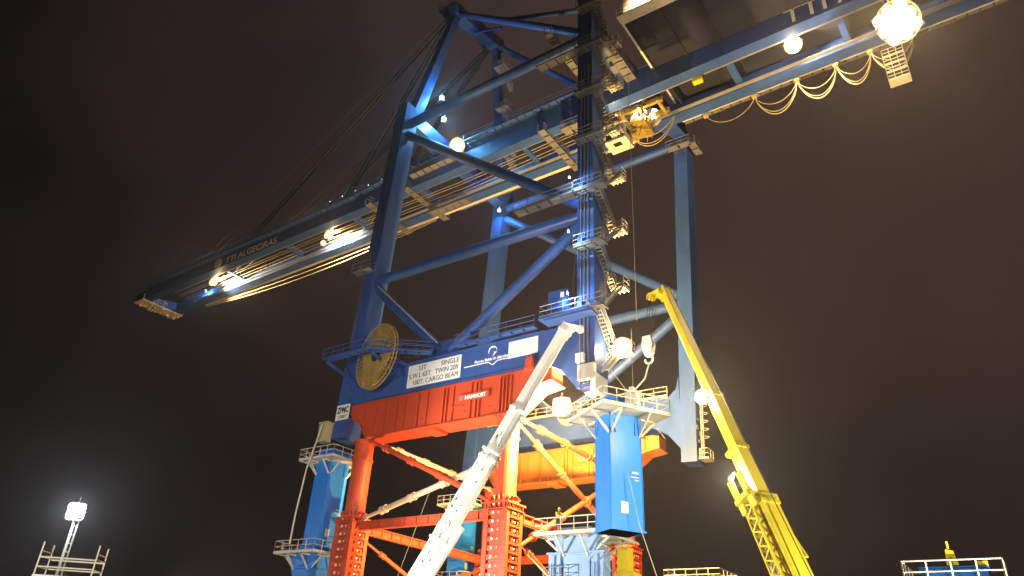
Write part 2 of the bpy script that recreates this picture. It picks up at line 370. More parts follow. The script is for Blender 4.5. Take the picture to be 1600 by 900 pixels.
walkway([(-43.0, 50.2, 30.75), (-33.4, 50.2, 30.75)], .7, 1, 'blue', (0, 1))
walkway([(-57.6, 46.4, 30.7), (-51.5, 46.4, 30.7), (-46, 50.3, 30.7)], .8, 1, 'blue')
walkway([(-56.5, 74, 31.35), (-30.6, 74, 31.35)], 1.0, 1, 'cream', (0, 1))
walkway([(-60, 50.2, 43.8), (-57, 50.2, 43.8)], .9, 1, 'grey')
walkway([(-28.6, 73.3, 66.0), (-25.2, 73.3, 66.0), (-25.2, 76.4, 66.0)], .9, 1, 'grey')
for x in (-39.5, -62.5, -70): walkway([(x, 58.6, GZ(x) - .35), (x, 68.2, GZ(x) - .35)], .9, 1, 'steel')
walkway([(-36.5, 59.2, 62.2), (-31.5, 59.2, 62.2)], 1.4, 1, 'steel')
walkway([(-62, 64, 61.6), (-55, 64, 61.6)], 1.2, 1, 'steel')
walkway([(-33.5, 50.3, 69.5), (-33.5, 59.5, 69.5)], .9, 1, 'steel')
walkway([(-34.5, 50.2, 64), (-29.4, 50.2, 64)], 1.0, 1, 'steel')
walkway([(-27.0, 52.2, 66.2), (-27.0, 59.4, 66.2)], 1.2, 1, 'steel')
for x in (-31.5, -28):
    m = MB(); m.box((x, 56 + (x + 31) * .4, 67.6), (1.1, 1.3, 1.7)); m.box((x + .2, 55.2, 66.6), (.9, .5, .3)); m.build('electrical_box', 'steel', crane)
for x, y in ((-22.0, 62.6), (-17.3, 63.2), (-15.2, 61.9), (-11.5, 64.0)):
    m = MB(); m.beam((x, y - .7, GZ(x) + 2.6), (x, y + .7, GZ(x) + 2.6), .12, .12); m.build('tube_lamp', 'white', crane)
m = MB(); m.box((-19.6, 61.2, GZ(-19) - .3), (1.1, .7, .5)); m.build('junction_box', 'yellow', crane)
for y, XX in ((YN, XB), (YN, XA)):
    m = MB()
    for k in (-.2, .2): m.tube((XX(33) + k - .5, y - 1.35, 32), (XX(66) + k - .5, y - 1.35, 66), .03, 5)
    for k in range(80): m.tube((XX(33) - .7, y - 1.35, 32.4 + k * .42), (XX(33) - .3, y - 1.35, 32.4 + k * .42), .02, 4)
    if XX is not XB: m.build('leg_ladder', 'steel', crane)
# boom tip platform and hoist sheaves
m = MB(); m.box((-131.8, 63.4, GZ(-126) - .15), (3.0, 8.6, .1)); m.rail([(-133.6, 59.2, GZ(-128) - .1), (-133.6, 67.6, GZ(-128) - .1)]); m.rail([(-130.2, 59.2, GZ(-128) - .1), (-130.2, 67.6, GZ(-128) - .1)])
for k in range(6): m.disc((-131.6, 60.8 + k * 1.05, GZ(-126) + .35), .5, (0, 1, 0), .3, 16); m.box((-132.4, 60.6 + k * 1.1, GZ(-126) + .2), (.7, .5, .5))
for k in range(26):
    p = Vector((random.uniform(-133.2, -130.4), 59.6 + k * .31, GZ(-132) - .3)); m.box(p, (random.uniform(.2, .8), random.uniform(.1, .4), random.uniform(.1, .5)))
    p.z += .9; p.x += .6; m.tube(p, p + Vector((random.uniform(-.6, .6), random.uniform(-.6, .6), random.uniform(.2, .9))), .06, 5)
m.build('boom_tip_platform', 'cream', crane)
m = MB()
for k in range(9): m.box((-131.5 + k * 1.6, 60.5, GZ(-125) + 2.5), (.9, .8, .5)); 
m.rail([(-133, 60.1, GZ(-130) + 2.3), (-117, 60.1, GZ(-120) + 2.3)], step=1.2); m.build('boom_tip_railing', 'grey', crane)
# hoist and trolley ropes
for y in (62.6, 63.1, 64.0, 64.6):
    m = MB(); m.path([(-124, y, GZ(-124) + .6), (-88, y, GZ(-88) + 1.0), (-56, y, GZ(-56) + .5), (-29, y, GZ(-29) + 1.4)], .045); m.build('hoist_rope', 'cable', crane)
m = MB()
for y, sg in ((67.25, .8), (67.5, 1.5)):
    P = [Vector((-122 + 58 * i / 24, y, GZ(-122 + 58 * i / 24) - .2 - sg * math.sin(math.pi * i / 24))) for i in range(25)]; m.path(P, .05)
m.build('trailing_cable', 'cable', crane)
m = MB(); m.beam((-122, 67.35, GZ(-122) + .1), (-30, 67.35, GZ(-30) + .1), .5, .16); m.build('cable_tray', 'cream', crane)

# ---- lettering on the girder
text('TTI ALGECIRAS', (-105.4, 59.36, GZ(-98) + .3), 1.75, 'wink', crane, width=13.6, bold=.01)
m = MB(); c = Vector((-107.6, 59.36, GZ(-107) + 1.05)); pts = [(c.x + 1.0 * math.cos(t * .3) , c.z + 1.0 * math.sin(t * .3)) for t in range(21)]; m.prismY(pts, 59.33, 59.39); m.build('emblem', 'wink', crane)
text('TTI ALGECIRAS', (-9.0, 59.36, GZ(-5) + .5), 3.0, 'wink', crane, width=21, bold=.02)

# ---- landside stair tower on leg B
for i, z in enumerate((31.3, 38.0, 44.5, 51.0, 57.5, 64.0, 70.5)):
    f = MB(); rl = MB()
    [f.box((-27.7, 49.72 + q * .32, z), (3.1, .2, .06)) for q in range(4)]; [f.box((-29.2 + q * 1.0, 50.2, z - .12), (.1, 1.2, .16)) for q in range(4)]; f.box((-27.7, 49.65, z - .14), (3.1, .1, .2))
    rl.rail([(-29.25, 50.8, z), (-29.25, 49.6, z), (-26.2, 49.6, z)], step=1.2)
    o = f.build('landing', 'steel', crane); rl.build('railing', 'steel', o)
    if i:
        zf = z - 3.0; f = MB(); rl = MB()
        [f.box((-26.85, 53.95 + q * .32, zf), (1.5, .2, .06)) for q in range(4)]; [f.box((-27.5 + q * .45, 54.4, zf - .12), (.1, 1.2, .16)) for q in range(4)]; f.beam((-27.55, 53, zf - 1.4), (-26.3, 54.4, zf - .1), .1, .12)
        rl.rail([(-26.1, 53.8, zf), (-26.1, 55.05, zf), (-27.55, 55.05, zf)], step=1.0)
        o = f.build('landing', 'cream', crane); rl.build('railing', 'cream', o)
        for a, b, x in (((-27.2, 50.7, z), (-27.2, 53.9, zf), 0), ((-26.5, 53.9, zf), (-26.55, 50.6, z - 6.5), 0)):
            sb = MB(); rl = MB(); stairs(sb, rl, a, b, .62); o = sb.build('stair_flight', 'steel', crane); rl.build('railing', 'steel', o)
    # equipment and cable trunking at the landing
    e = MB(); e.box((-28.9, 50.55, z + .8), (.5, .35, .9)); e.box((-28.1, 50.6, z + .6), (.35, .3, .5)); e.build('junction_box', 'blue', crane)
for x in (-29.0, -28.6, -28.2):
    m = MB(); m.path([(x, 50.72, 24.5), (x, 50.72, 44), (x, 50.72, 62)], .07, 8); m.build('conduit', 'grey', crane)
# last run of stairs, below the walkway level
sb = MB(); rl = MB(); stairs(sb, rl, (-27.2, 50.7, 31.3), (-27.2, 53.6, 28.3), .62); stairs(sb, rl, (-26.5, 53.9, 28.3), (-26.5, 50.6, 25.2), .62)
sf = sb.build('stair_flight', 'cream', crane); rl.build('railing', 'cream', sf)
m = MB(); m.box((-26.7, 54.4, 28.3), (1.9, 1.4, .12)); o = m.build('landing', 'cream', crane); m = MB(); m.rail([(-25.8, 53.7, 28.3), (-25.8, 55.1, 28.3), (-27.5, 55.1, 28.3)], step=1); m.build('railing', 'cream', o)
m = MB(); m.box((-29.9, 50.0, 30.9), (5.2, 1.8, .2)); m.beam((-32, 49.3, 30.75), (-27.3, 49.3, 30.75), .12, .3); o = m.build('control_platform', 'blue', crane)
m = MB(); m.rail([(-32.4, 50.8, 31), (-32.4, 49.15, 31), (-27.4, 49.15, 31)], step=1.2); m.build('railing', 'grey', o)
m = MB(); m.box((-30.9, 50.2, 32.4), (1.9, 1.0, 2.6)); m.box((-30.9, 49.68, 32.4), (1.6, .04, 2.2)); cb = m.build('control_cabinet', 'blue', crane)
m = MB(); m.box((-30.3, 49.64, 33.1), (.35, .03, .5)); m.build('window', LENS['window'], cb)
m = MB(); m.box((-28.2, 50.5, 25.4), (1.6, .5, 1.4)); m.box((-28.8, 50.4, 26.8), (.8, .4, .8)); m.box((-27.4, 51.2, 24.3), (.5, 2.2, 1.6)); m.build('jacking_bracket', 'white', crane)
# long thin antenna wires beside the stairs
for x, y, z0, z1 in ((-25.0, 54, 31, 62), (-25.2, 53.2, 24, 30)):
    m = MB(); m.tube((x, y, z0), (x, y, z1), .03, 5); m.build('stay_wire', 'cable', crane)
for k in range(4):
    m = MB(); m.tube((-31.0 + k * .55, 52.5, 33.5), (-31.0 + k * .55, 56, 63), .03, 5); m.build('hanging_rope', 'rope', crane)

# ---- cable reel
rc = Vector((-52.3, 48.7, 31.0)); RZ = Matrix.Rotation(R(-13), 3, 'Z'); ra = RZ @ Vector((0, 1, 0))
m = MB(); n = 44
for k in (-.18, .18):
    for i in range(n):
        a = i * 2 * math.pi / n; d = RZ @ Vector((math.cos(a), 0, math.sin(a))); m.beam(rc + d * 2.3 + ra * k, rc + d * 3.55 + ra * k, .05, .14, ra)
    for rr in (3.55, 2.3):
        P = [rc + RZ @ Vector((math.cos(i * math.pi / 24) * rr, k, math.sin(i * math.pi / 24) * rr)) for i in range(49)]; m.path(P, .07)
rl = m.build('cable_reel', 'reel', crane)
m = MB(); m.disc(rc, 2.5, ra, .26, 48); m.build('wound_cable', 'reel', rl); m = MB(); m.disc(rc, .6, ra, .6, 20); m.beam(rc + ra * .4, rc + ra * 2.0, .5, .5); m.build('hub', 'dark', rl)
for p, d in (((-57.2, 46.6, 31.2), (.7, .6, .9)), ((-49.2, 49.9, 31.3), (.9, .7, 1.2)), ((-48.0, 50.2, 31.2), (.6, .6, 1.0)), ((-50.4, 49.4, 31.0), (.8, .5, .7))):
    m = MB(); m.box(p, d); m.build('reel_gear', 'dark', crane)
for a, b in (((-57.5, 46.6, 30.6), (-57.5, 50.8, 29.8)), ((-51.2, 46.8, 30.6), (-51.2, 50.9, 29.6))): m = MB(); m.beam(a, b, .2, .3); m.build('walkway_bracket', 'blue', crane)
m = MB(); m.box((-52.2, 50.1, 30.35), (4.6, 1.6, .4)); m.prismY([(-53.4, 30.1), (-50.4, 30.1), (-49.9, 29.2), (-53.2, 29.2)], 50.3, 50.9); m.build('reel_support', 'blue', crane)

# ---- signs on the near portal beam
FY = YN - 1.05
def board(x0, x1, z0, z1, y, name='sign_board', m='board'):
    b = MB(); b.box(((x0 + x1) / 2, y - .03, (z0 + z1) / 2), (x1 - x0, .05, z1 - z0)); return b.build(name, m, crane)
b = board(-49.6, -42.6, 27.7, 30.15, FY)
yt = FY - .062
text('SINGLE', (-45.2, yt, 29.42), .74, 'ink', b, width=2.3); text('TWIN 20ft', (-45.9, yt, 28.66), .74, 'ink', b, width=3.0); text('CARGO BEAM', (-47.1, yt, 27.9), .74, 'ink', b, width=4.2)
text('53T', (-48.2, yt, 29.42), .74, 'ink', b, width=1.0); text('S.W.L 65T', (-49.4, yt, 28.66), .74, 'ink', b, width=2.9); text('100T:', (-48.85, yt, 27.9), .74, 'ink', b, width=1.4)
board(-36.9, -33.6, 28.5, 30.2, FY, 'blank_panel')
m = MB()
for sx in ((-42.2, -39.2), (-38.2, -36.95)): m.box(((sx[0] + sx[1]) / 2, FY - .02, 28.62), (sx[1] - sx[0], .03, .09))
m.beam((-39.25, FY - .02, 28.62), (-38.7, FY - .02, 28.25), .03, .09); m.beam((-38.15, FY - .02, 28.62), (-38.7, FY - .02, 28.25), .03, .09)
m.build('white_line', 'wink', crane)
text('Puerto Bahía de Algeciras', (-40.9, FY - .02, 28.78), .42, 'wink', crane, width=4.1, bold=.012)
m = MB(); cx, cz = -38.8, 29.75
o_, i_ = [], []
for k in range(15):
    a = R(205 - k * 16); o_.append((cx + .52 * math.cos(a), cz + .5 * math.sin(a))); w = .34 + .14 * abs(k - 7) / 7; i_.append((cx + .03 + w * math.cos(a), cz - .03 + w * math.sin(a)))
for k in range(14): m.prismY([o_[k], o_[k + 1], i_[k + 1], i_[k]], FY - .04, FY - .01)
m.prismY([(cx + .12, cz - .1), (cx + .5, cz - .2), (cx + .02, cz - .6), (cx + .2, cz - .3)], FY - .04, FY - .01); m.build('emblem', 'wink', crane)
b = board(XA(28) - .85, XA(28) + 1.15, 25.6, 27.3, YN - 1.22)
text('ZPMC', (XA(28) - .72, YN - 1.28, 26.38), .95, 'ink', b, width=1.75, bold=.03); text('上海振华', (XA(28) - .5, YN - 1.28, 25.8), .42, 'ink', b, width=1.3)
# beige box and pale hose in front of leg A
m = MB(); m.box((-60.2, 50.3, 24.2), (1.2, .9, 2.0)); m.box((-60.2, 50.3, 25.3), (1.4, 1.0, .15)); m.build('equipment_box', 'beige', crane)

m = MB(); m.rail([(-27.5, 74.2, 23.9), (-26.6, 74.2, 23.9), (-26.6, 75.8, 23.9)], step=.8); m.box((-27.1, 75, 23.9), (1.1, 1.8, .08))
for k in (-.3, .3): m.tube((-27.3, 74.6 + k, 24), (-27.0, 74.6 + k, 31.5), .045, 6)
for k in range(24): m.tube((-27.3 + k * .012, 74.3, 24.2 + k * .3), (-27.3 + k * .012, 74.9, 24.2 + k * .3), .03, 5)
for k in range(6): m.path([Vector((-27.2 + .75 * math.sin(a), 74.6 + .45 * math.cos(a), 26.3 + k * .9)) for a in [R(q) for q in range(0, 181, 30)]], .03, 5)
m.build('caged_ladder', 'cream', crane)
m = MB()
for k in range(14): m.box((-27.58, 75 + random.uniform(-1, 1), 24.4 + k * .5), (.12, random.uniform(.2, .6), random.uniform(.2, .5)))
m.build('leg_fitting', 'cream', crane)
# ---- lamps on the crane
GL = (1, .68, .34)
floodlight((-112.2, 62.2, GZ(-112) + .1), (.55, .5, -.45), 1.0, 'warm', crane, 2500, GL, 85000, 140, (.55, .85, .1), count=(2, 1))
floodlight((-82.0, 62.2, GZ(-82) + .3), (.55, .5, -.45), 1.0, 'warm', crane, 2500, GL, 85000, 140, (-.1, .95, .1), count=(2, 1))
floodlight((-83.4, 62.4, GZ(-82) - .9), (.5, -.5, -.6), .7, 'warm', crane)
floodlight((-47.9, 52.6, 60.3), (.45, -.6, -.65), .95, 'warm', crane, 1800, GL, count=(2, 1))
floodlight((-9, 62.2, GZ(-9) + .2), (.2, -.5, -.7), .95, 'warm', crane, 2500, GL, 30000, 120, (.5, .85, .1), count=(2, 1))
floodlight((.9, 60.2, 60.2), (-.35, -.62, -.7), 1.35, 'warm', crane, 16000, GL, 40000, 110, (-.4, .8, .5), count=(3, 3))
floodlight((-26.2, 53.4, 28.5), (.3, -.75, -.3), .85, 'warm', crane, 2600, GL, count=(2, 1))
floodlight((-30.7, 50.6, 22.7), (.25, -.9, -.15), .8, 'warm', crane, 7000, GL, count=(2, 2))
floodlight((-31.4, 52.9, 22.7), (-.3, .9, .05), .95, 'warm', crane, 190000, SOD, count=(2, 1))
floodlight((-55.5, 56.5, 75.2), (.5, -.7, -.3), .7, 'blue', crane, 3000, (.15, .55, 1))
floodlight((-54.8, 56.8, 71), (.6, -.5, -.5), .6, 'blue', crane, 4500, (.15, .55, 1))
floodlight((-55.8, 72.4, 65.2), (.4, -.6, -.6), .5, 'blue', crane, 1800, (.15, .55, 1))
floodlight((-119, 64.9, GZ(-119) + 1.2), (.3, -.5, -.6), .25, 'blue', crane, 1500, (.15, .55, 1))
for z_, pw_ in ((32.6, 1100), (39.2, 900), (45.6, 700)): floodlight((-29.3, 48.9, z_), (.3, -.6, -.6), .22, 'blue', crane, 60, (.45, .72, 1), pw_, 150, (.1, .9, -.35))
floodlight((-22, 56, 70.4), (.4, -.9, .0), .3, 'warm', crane)
floodlight((-20.5, 49.4, 69.5), (-.1, 1, -.15), .5, 'warm', crane, 0, GL, 9000, 120)
for k in range(5): floodlight((-79 + k * 2.8, 58.7, GZ(-79) + 3.4), (.3, -.8, -.4), .16, 'blue', crane)
m = MB(); m.beam((.9, 60.4, 60.6), (.6, 60.6, 64.8), .2, .2); m.beam((-.6, 60.4, 61.6), (2.4, 60.4, 61.6), .12, .12); m.build('lamp_bracket', 'cream', crane)

# ---- festoon along the far girder
fx = [-21, -15.0, -10.1, -5.8, -2.2, 2.0]
for i, (a, b) in enumerate(zip(fx, fx[1:])):
    m = MB()
    for k, sg in enumerate((2.1, 3.2, 3.5)):
        if i == 0 and k: continue
        P = []
        for j in range(21):
            t = j / 20; P.append(Vector((a + (b - a) * t, 67.35 + k * .12, 64.15 + (a + 15) * .02 - sg * (1 - (2 * t - 1) ** 2) ** .75)))
        m.path(P, .035 if k < 2 else .06)
    m.build('festoon_cable', 'cable', crane)
for x in fx:
    m = MB(); m.box((x, 67.4, 64.2 + (x + 15) * .02), (.5, .5, .4)); m.disc((x - .2, 67.4, 64.5), .15, (0, 1, 0), .4, 10); m.disc((x + .2, 67.4, 64.5), .15, (0, 1, 0), .4, 10); m.build('festoon_carrier', 'cable', crane)
m = MB(); m.beam((-24, 67.4, 64.55), (12, 67.4, 65.1), .15, .25); m.build('festoon_rail', 'cream', crane)
# hanging service cage at the far end
m = MB()
for z in (58.6, 59.7, 60.8, 61.9): m.rail([(-1.2, 66.2, z), (.8, 66.2, z), (.8, 67.4, z), (-1.2, 67.4, z), (-1.2, 66.2, z)], h=1.0, step=.7, r=.03)
m.box((-.2, 66.8, 58.6), (2, 1.2, .08)); m.build('service_cage', 'cream', crane)

# ================================================================== trolley with operator cab
tr = thing('trolley', 'yellow lit crane trolley with square operator cab hanging under the girders', 'trolley', (-28, 63.5, 63))
m = MB()
for y in (62.4, 64.6): m.beam((-30.5, y, 64.6), (-24.5, y, 64.6), .4, .6)
for x in (-30, -27.5, -25): m.beam((x, 61.9, 64.4), (x, 65.1, 64.4), .35, .5)
for i in range(60):
    a = Vector((random.uniform(-29.9, -26.6), random.uniform(61.9, 65), random.uniform(61.2, 64.4))); b = a + Vector((random.uniform(-1.3, 1.3), random.uniform(-.8, .8), random.uniform(-1.4, 1.4))); m.tube(a, b, .05, 5)
m.rail([(-29.8, 61.9, 62), (-26.8, 61.9, 62), (-26.8, 65, 62), (-29.8, 65, 62)], step=.8); m.box((-28.3, 63.4, 62), (3, 3.1, .07))
for x, y in ((-29.5, 62), (-27, 62), (-27, 64.9), (-29.5, 64.9)): m.tube((x, y, 61.9), (x, y, 64.5), .08, 6)
for k in range(4): m.disc((-28.5 + k * .5, 63 + k * .2, 63.4), .4, (0, 1, 0), .2, 16)
m.build('trolley_frame', 'ochre', tr)
cx, cy, cz = -30.0, 61.6, 60.3
m = MB(); m.box((cx, cy, cz), (2.6, 2.2, 2.3)); m.box((cx, cy, cz + 1.2), (2.9, 2.5, .12)); m.box((cx, cy, cz - 1.2), (2.8, 2.4, .1))
for x in (-1, 1): m.tube((cx + x, cy + .8, cz + 1.1), (cx + x + .6, cy + 1.4, 62), .1, 6)
cb = m.build('operator_cab', 'cream', tr)
for x in (-.65, .65):
    for z in (-.45, .55):
        m = MB(); m.box((cx + x, cy - 1.11, cz + z), (1.05, .04, .8)); m.build('window', 'glass', cb)
m = MB(); m.box((cx, cy - .3, cz - 1.26), (1.0, .7, .03)); m.build('floor_window', 'glass', cb); m = MB(); m.box((cx + 1.31, cy, cz + .3), (.04, 1.5, .9)); m.build('window', 'glass', cb)
m = MB()
for k, sg in enumerate((1.6, 2.6, 2.9)):
    P = [Vector((-28.6 + 4.6 * j / 20, 62 + k * .12 + 2.5 * j / 20, 60.6 + 2.6 * j / 20 - sg * (1 - (j / 10 - 1) ** 2) ** .75)) for j in range(21)]; m.path(P, .06)
m.build('trailing_cable', 'cable', tr)
m = MB(); m.prismY([(-29.8, 63.6), (-28.8, 63.0), (-26.4, 63.1), (-25.8, 63.7), (-25.9, 65.2), (-27.0, 66.2), (-29.8, 66.3)], 64.7, 64.9); m.build('end_panel', 'white', tr)
floodlight((-27.6, 62.4, 63.4), (-.1, .9, .35), .4, 'warm', tr, 300, (1, .85, .6), 30000, 80)
lamp('lamp_bulb', 'POINT', (-30, 60.2, 62.6), 500, (1, .68, .25), radius=.3)
floodlight((-29.6, 60.3, 62.7), (0, .5, -1), .3, 'warm', tr)

# ================================================================== lifting beams
def lifting_beam(y, label, sign, paint='red'):
    t = thing('lifting_beam', label, 'lifting beam', (-46, y, 22.9), 'lifting beams under the crane')
    m = MB(); zt, zb = 27.0, 23.2; y0, y1 = y - .95, y + .95
    prof = [(-57.2, zt), (-57.2, 25.6), (-56.0, 25.3), (-54.4, zb), (-36.7, zb), (-33.9, 25.3), (-32.1, 25.6), (-32.1, zt)]
    m.prismY(prof, y0, y1)
    fl = [(-54.4, zb), (-35.8, zb), (-33.2, 25.3), (-31.5, 25.6)]
    m.box((-45.5, y, zb - .05), (17.7, 2.5, .1)); m.box((-44.9, y, zt + .03), (24.8, 2.3, .1))
    m.beam((-36.7, y, zb - .05), (-33.9, y, 25.25), 2.5, .1); m.beam((-33.9, y, 25.25), (-32.0, y, 25.55), 2.5, .1)
    m.beam((-54.4, y, zb - .05), (-56.0, y, 25.25), 2.5, .1); m.beam((-56, y, 25.25), (-57.2, y, 25.55), 2.5, .1)
    for x in (-56.5, -55.2, -53.6, -52.2, -49.5, -46.5, -43.2, -41.0, -33.8):
        m.box((x, y0 - .06, (zt + zb) / 2 + (.9 if x < -55 or x > -34 else 0)), (.08, .3, 3.5 if -55 < x < -34 else 1.7))
    for x in (-50.6, -47.7, -44.4, -44.0, -40.4, -40.0): m.box((x, y0 - .1, 25), (.16, .34, 3.5))
    for x in (-37.6, -37.2, -36.8, -36.4): m.box((x, y0 - .1, 25.1), (.1, .34, 3.4))
    for x in (-51.8, -47.2, -42, -39, -35): m.box((x, y0 - .05, 24.1), (.5, .1, .12))
    m.box((-42.6, y0 - .1, 24.7), (1.4, .12, .1)); m.box((-46, y, zb - .25), (1.5, 2.0, .3)); m.box((-57.4, y, 26.6), (.5, 1.6, 1.0))
    b = m.build('beam_body', paint, t)
    for x in (-34.2,): q = MB(); q.box((x, y0 - .5, 27.5), (.7, .4, .9)); q.box((x, y0 - .4, 26.95), (1.0, .6, .2)); q.tube((x - .2, y0 - .5, 27.9), (x - .2, y0 - .5, 28.15), .12, 10); q.tube((x + .2, y0 - .5, 27.9), (x + .2, y0 - .5, 28.15), .12, 10); q.build('clamp', 'red', t)
    s = MB(); s.box((-40.6, y0 - .29, 25.35), (3.6, .05, .72)); sb = s.build('sign_board', paint, t)
    text(sign, (-41.6, y0 - .325, 25.16), .52, 'wink', sb, width=2.5, bold=.02)
    s = MB(); s.box((-42.1, y0 - .325, 25.35), (.42, .02, .42)); s.build('emblem', 'grey', sb)
    return t
lifting_beam(52, 'red ribbed steel lifting beam with white lettering under the blue sign beam', 'MAMMOET')
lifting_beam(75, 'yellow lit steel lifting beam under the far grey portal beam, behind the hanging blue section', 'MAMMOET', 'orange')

# ================================================================== jacking towers
def jacking_tower(x, y, label):
    t = thing('jacking_tower', label, 'jacking tower', (x, y, 0), 'jacking towers carrying the lifting beams')
    m = MB(); s = 2.4; h = 15.2
    for a in (-1, 1):
        for b in (-1, 1): m.box((x + a * (s / 2 - .22), y + b * (s / 2 - .22), h / 2), (.44, .44, h))
    m.box((x, y, h / 2), (s - .5, s - .5, h - .2))
    n = int(h / .72)
    for i in range(n):
        z = .4 + i * .72
        for a in (-1, 1):
            m.box((x + a * (s / 2 - .08), y, z), (.22, s - .9, .2)); m.box((x + a * (s / 2 - .02), y - .42, z + .26), (.16, .22, .34)); m.box((x + a * (s / 2 - .02), y + .42, z + .26), (.16, .22, .34))
            m.box((x, y + a * (s / 2 - .14), z + .3), (s - .9, .16, .42))
    m.box((x, y, h), (s + .35, s + .35, .14)); m.box((x, y, h - .5), (s + .2, s + .2, .1))
    for k in range(5):
        for a in (-1, 1): m.box((x - 1 + k * .5, y + a * (s / 2 + .06), h - .26), (.06, .14, .42)); m.box((x + a * (s / 2 + .06), y - 1 + k * .5, h - .26), (.14, .06, .42))
    bc = m.build('base_column', 'red', t)
    p = MB()
    for i in range(n):
        z = .7 + i * .72
        for a in (-1, 1):
            p.disc((x - .25, y + a * (s / 2 - .04), z), .13, (0, 1, 0), .12, 14); p.disc((x + .3, y + a * (s / 2 - .05), z), .06, (0, 1, 0), .1, 10)
            p.disc((x + a * (s / 2 - .02), y, z), .09, (1, 0, 0), .1, 12)
    p.build('bright_hole_disc', 'cream', bc)  # pale discs in place of light seen through the column's holes
    m = MB(); m.tube((x, y, 15.2), (x, y, 23.15), 1.0, 28); m.tube((x, y, 21.0), (x, y, 21.18), 1.12, 28); m.tube((x, y, 22.95), (x, y, 23.15), 1.2, 28)
    tc_ = m.build('tube_column', 'red', t)
    m = MB(); m.tube((x, y, 15.27), (x, y, 15.42), 1.3, 28)
    for k in range(18):
        a = k * math.pi / 9; m.beam((x + 1.0 * math.cos(a), y + 1.0 * math.sin(a), 15.75), (x + 1.26 * math.cos(a), y + 1.26 * math.sin(a), 15.5), .06, .5)
    m.build('flange', 'red', tc_)
    return t
t0 = jacking_tower(-37.2, 52, 'red jacking tower with two rows of bright round spots beside the white mobile crane boom')
copy_thing(t0, (-55.6, 52, 0), 'red jacking tower in front of the left blue leg section with the platforms')
copy_thing(t0, (-36.9, 75, 0), 'orange red jacking tower behind the hanging blue leg section')
copy_thing(t0, (-55.6, 75, 0), 'orange lit jacking tower mostly hidden behind the white mobile crane boom')
# ties between the towers
def tie(a, b, label):
    m = MB(); a, b = Vector(a), Vector(b); t = (b - a).normalized()
    for k in (-.38, .38): m.beam(a + Vector((0, 0, k)), b + Vector((0, 0, k)), .5, .09)
    m.beam(a, b, .12, .75); n = int((b - a).length / 1.4)
    for i in range(n + 1): m.beam(a.lerp(b, i / n) - Vector((0, 0, .36)), a.lerp(b, i / n) + Vector((0, 0, .36)), .44, .07, up=t)
    o = m.build('tie_beam', 'red'); tag(o, label, 'tie beam', 'tie beams between the jacking towers')
ZT = 14.5
tie((-54.4, 52, ZT), (-38.4, 52, ZT), 'red horizontal tie beam crossing behind the white boom between the two front towers')
tie((-54.4, 75, ZT), (-38.1, 75, ZT), 'orange horizontal tie beam between the two rear jacking towers, left of the lower blue stub')
tie((-55.6, 53.2, ZT), (-55.6, 73.8, ZT), 'orange lit tie beam running back from the left front jacking tower')
tie((-37.05, 53.2, ZT), (-37.05, 73.8, ZT), 'orange tie beam running back from the right front jacking tower')
def strut(a, b, label, r=.27, m_='red', collars=(.16, .38, .62, .84)):
    m = MB(); a, b = Vector(a), Vector(b); t = (b - a).normalized()
    m.tube(a, b, r * .62, 14); m.tube(a.lerp(b, .14), a.lerp(b, .86), r, 16)
    o = m.build('brace_strut', m_); tag(o, label, 'brace strut', 'telescopic brace struts between the jacking towers')
    for c in collars:
        p = a.lerp(b, c); k = MB(); k.tube(p - t * .35, p - t * .25, r * 1.5, 16); k.tube(p - t * .25, p + t * .25, r * 1.28, 16); k.tube(p + t * .25, p + t * .35, r * 1.5, 16); k.build('collar', m_, o)
    for p in (a, b): k = MB(); k.beam(p - t * .3, p + t * .5, .16, .55); k.build('end_plate', m_, o)
strut((-54.5, 51.6, 23.1), (-38.3, 51.6, 15.5), 'red telescopic strut falling from the lifting beam left end to behind the white boom')
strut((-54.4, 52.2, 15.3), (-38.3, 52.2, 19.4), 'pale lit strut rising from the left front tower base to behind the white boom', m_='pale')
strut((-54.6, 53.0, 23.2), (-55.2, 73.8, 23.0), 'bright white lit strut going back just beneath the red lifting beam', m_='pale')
strut((-36.4, 53.0, 23.1), (-36.6, 73.8, 22.9), 'orange strut crossing in front of the far grey beam towards the hanging blue section')
strut((-36.8, 53.0, 22.8), (-36.9, 73.8, 15.6), 'steep orange strut falling from right front tower to behind the hanging blue section')
strut((-36.9, 53.2, 11.6), (-36.9, 73.8, 22.6), 'orange strut rising behind the worker platform to the hanging blue section')
strut((-55.4, 53.2, 13.6), (-55.6, 73.8, 6.5), 'dim brown strut falling back below the left tie beam', .2, 'red')
strut((-55.4, 53.2, 7.5), (-55.6, 73.8, 13.4), 'dim brown strut rising back below the left tie beam', .2, 'red')
strut((-37.4, 53.2, 13.2), (-37.4, 73.8, 5.0), 'dim brown strut falling back behind the worker platform', .2, 'red')

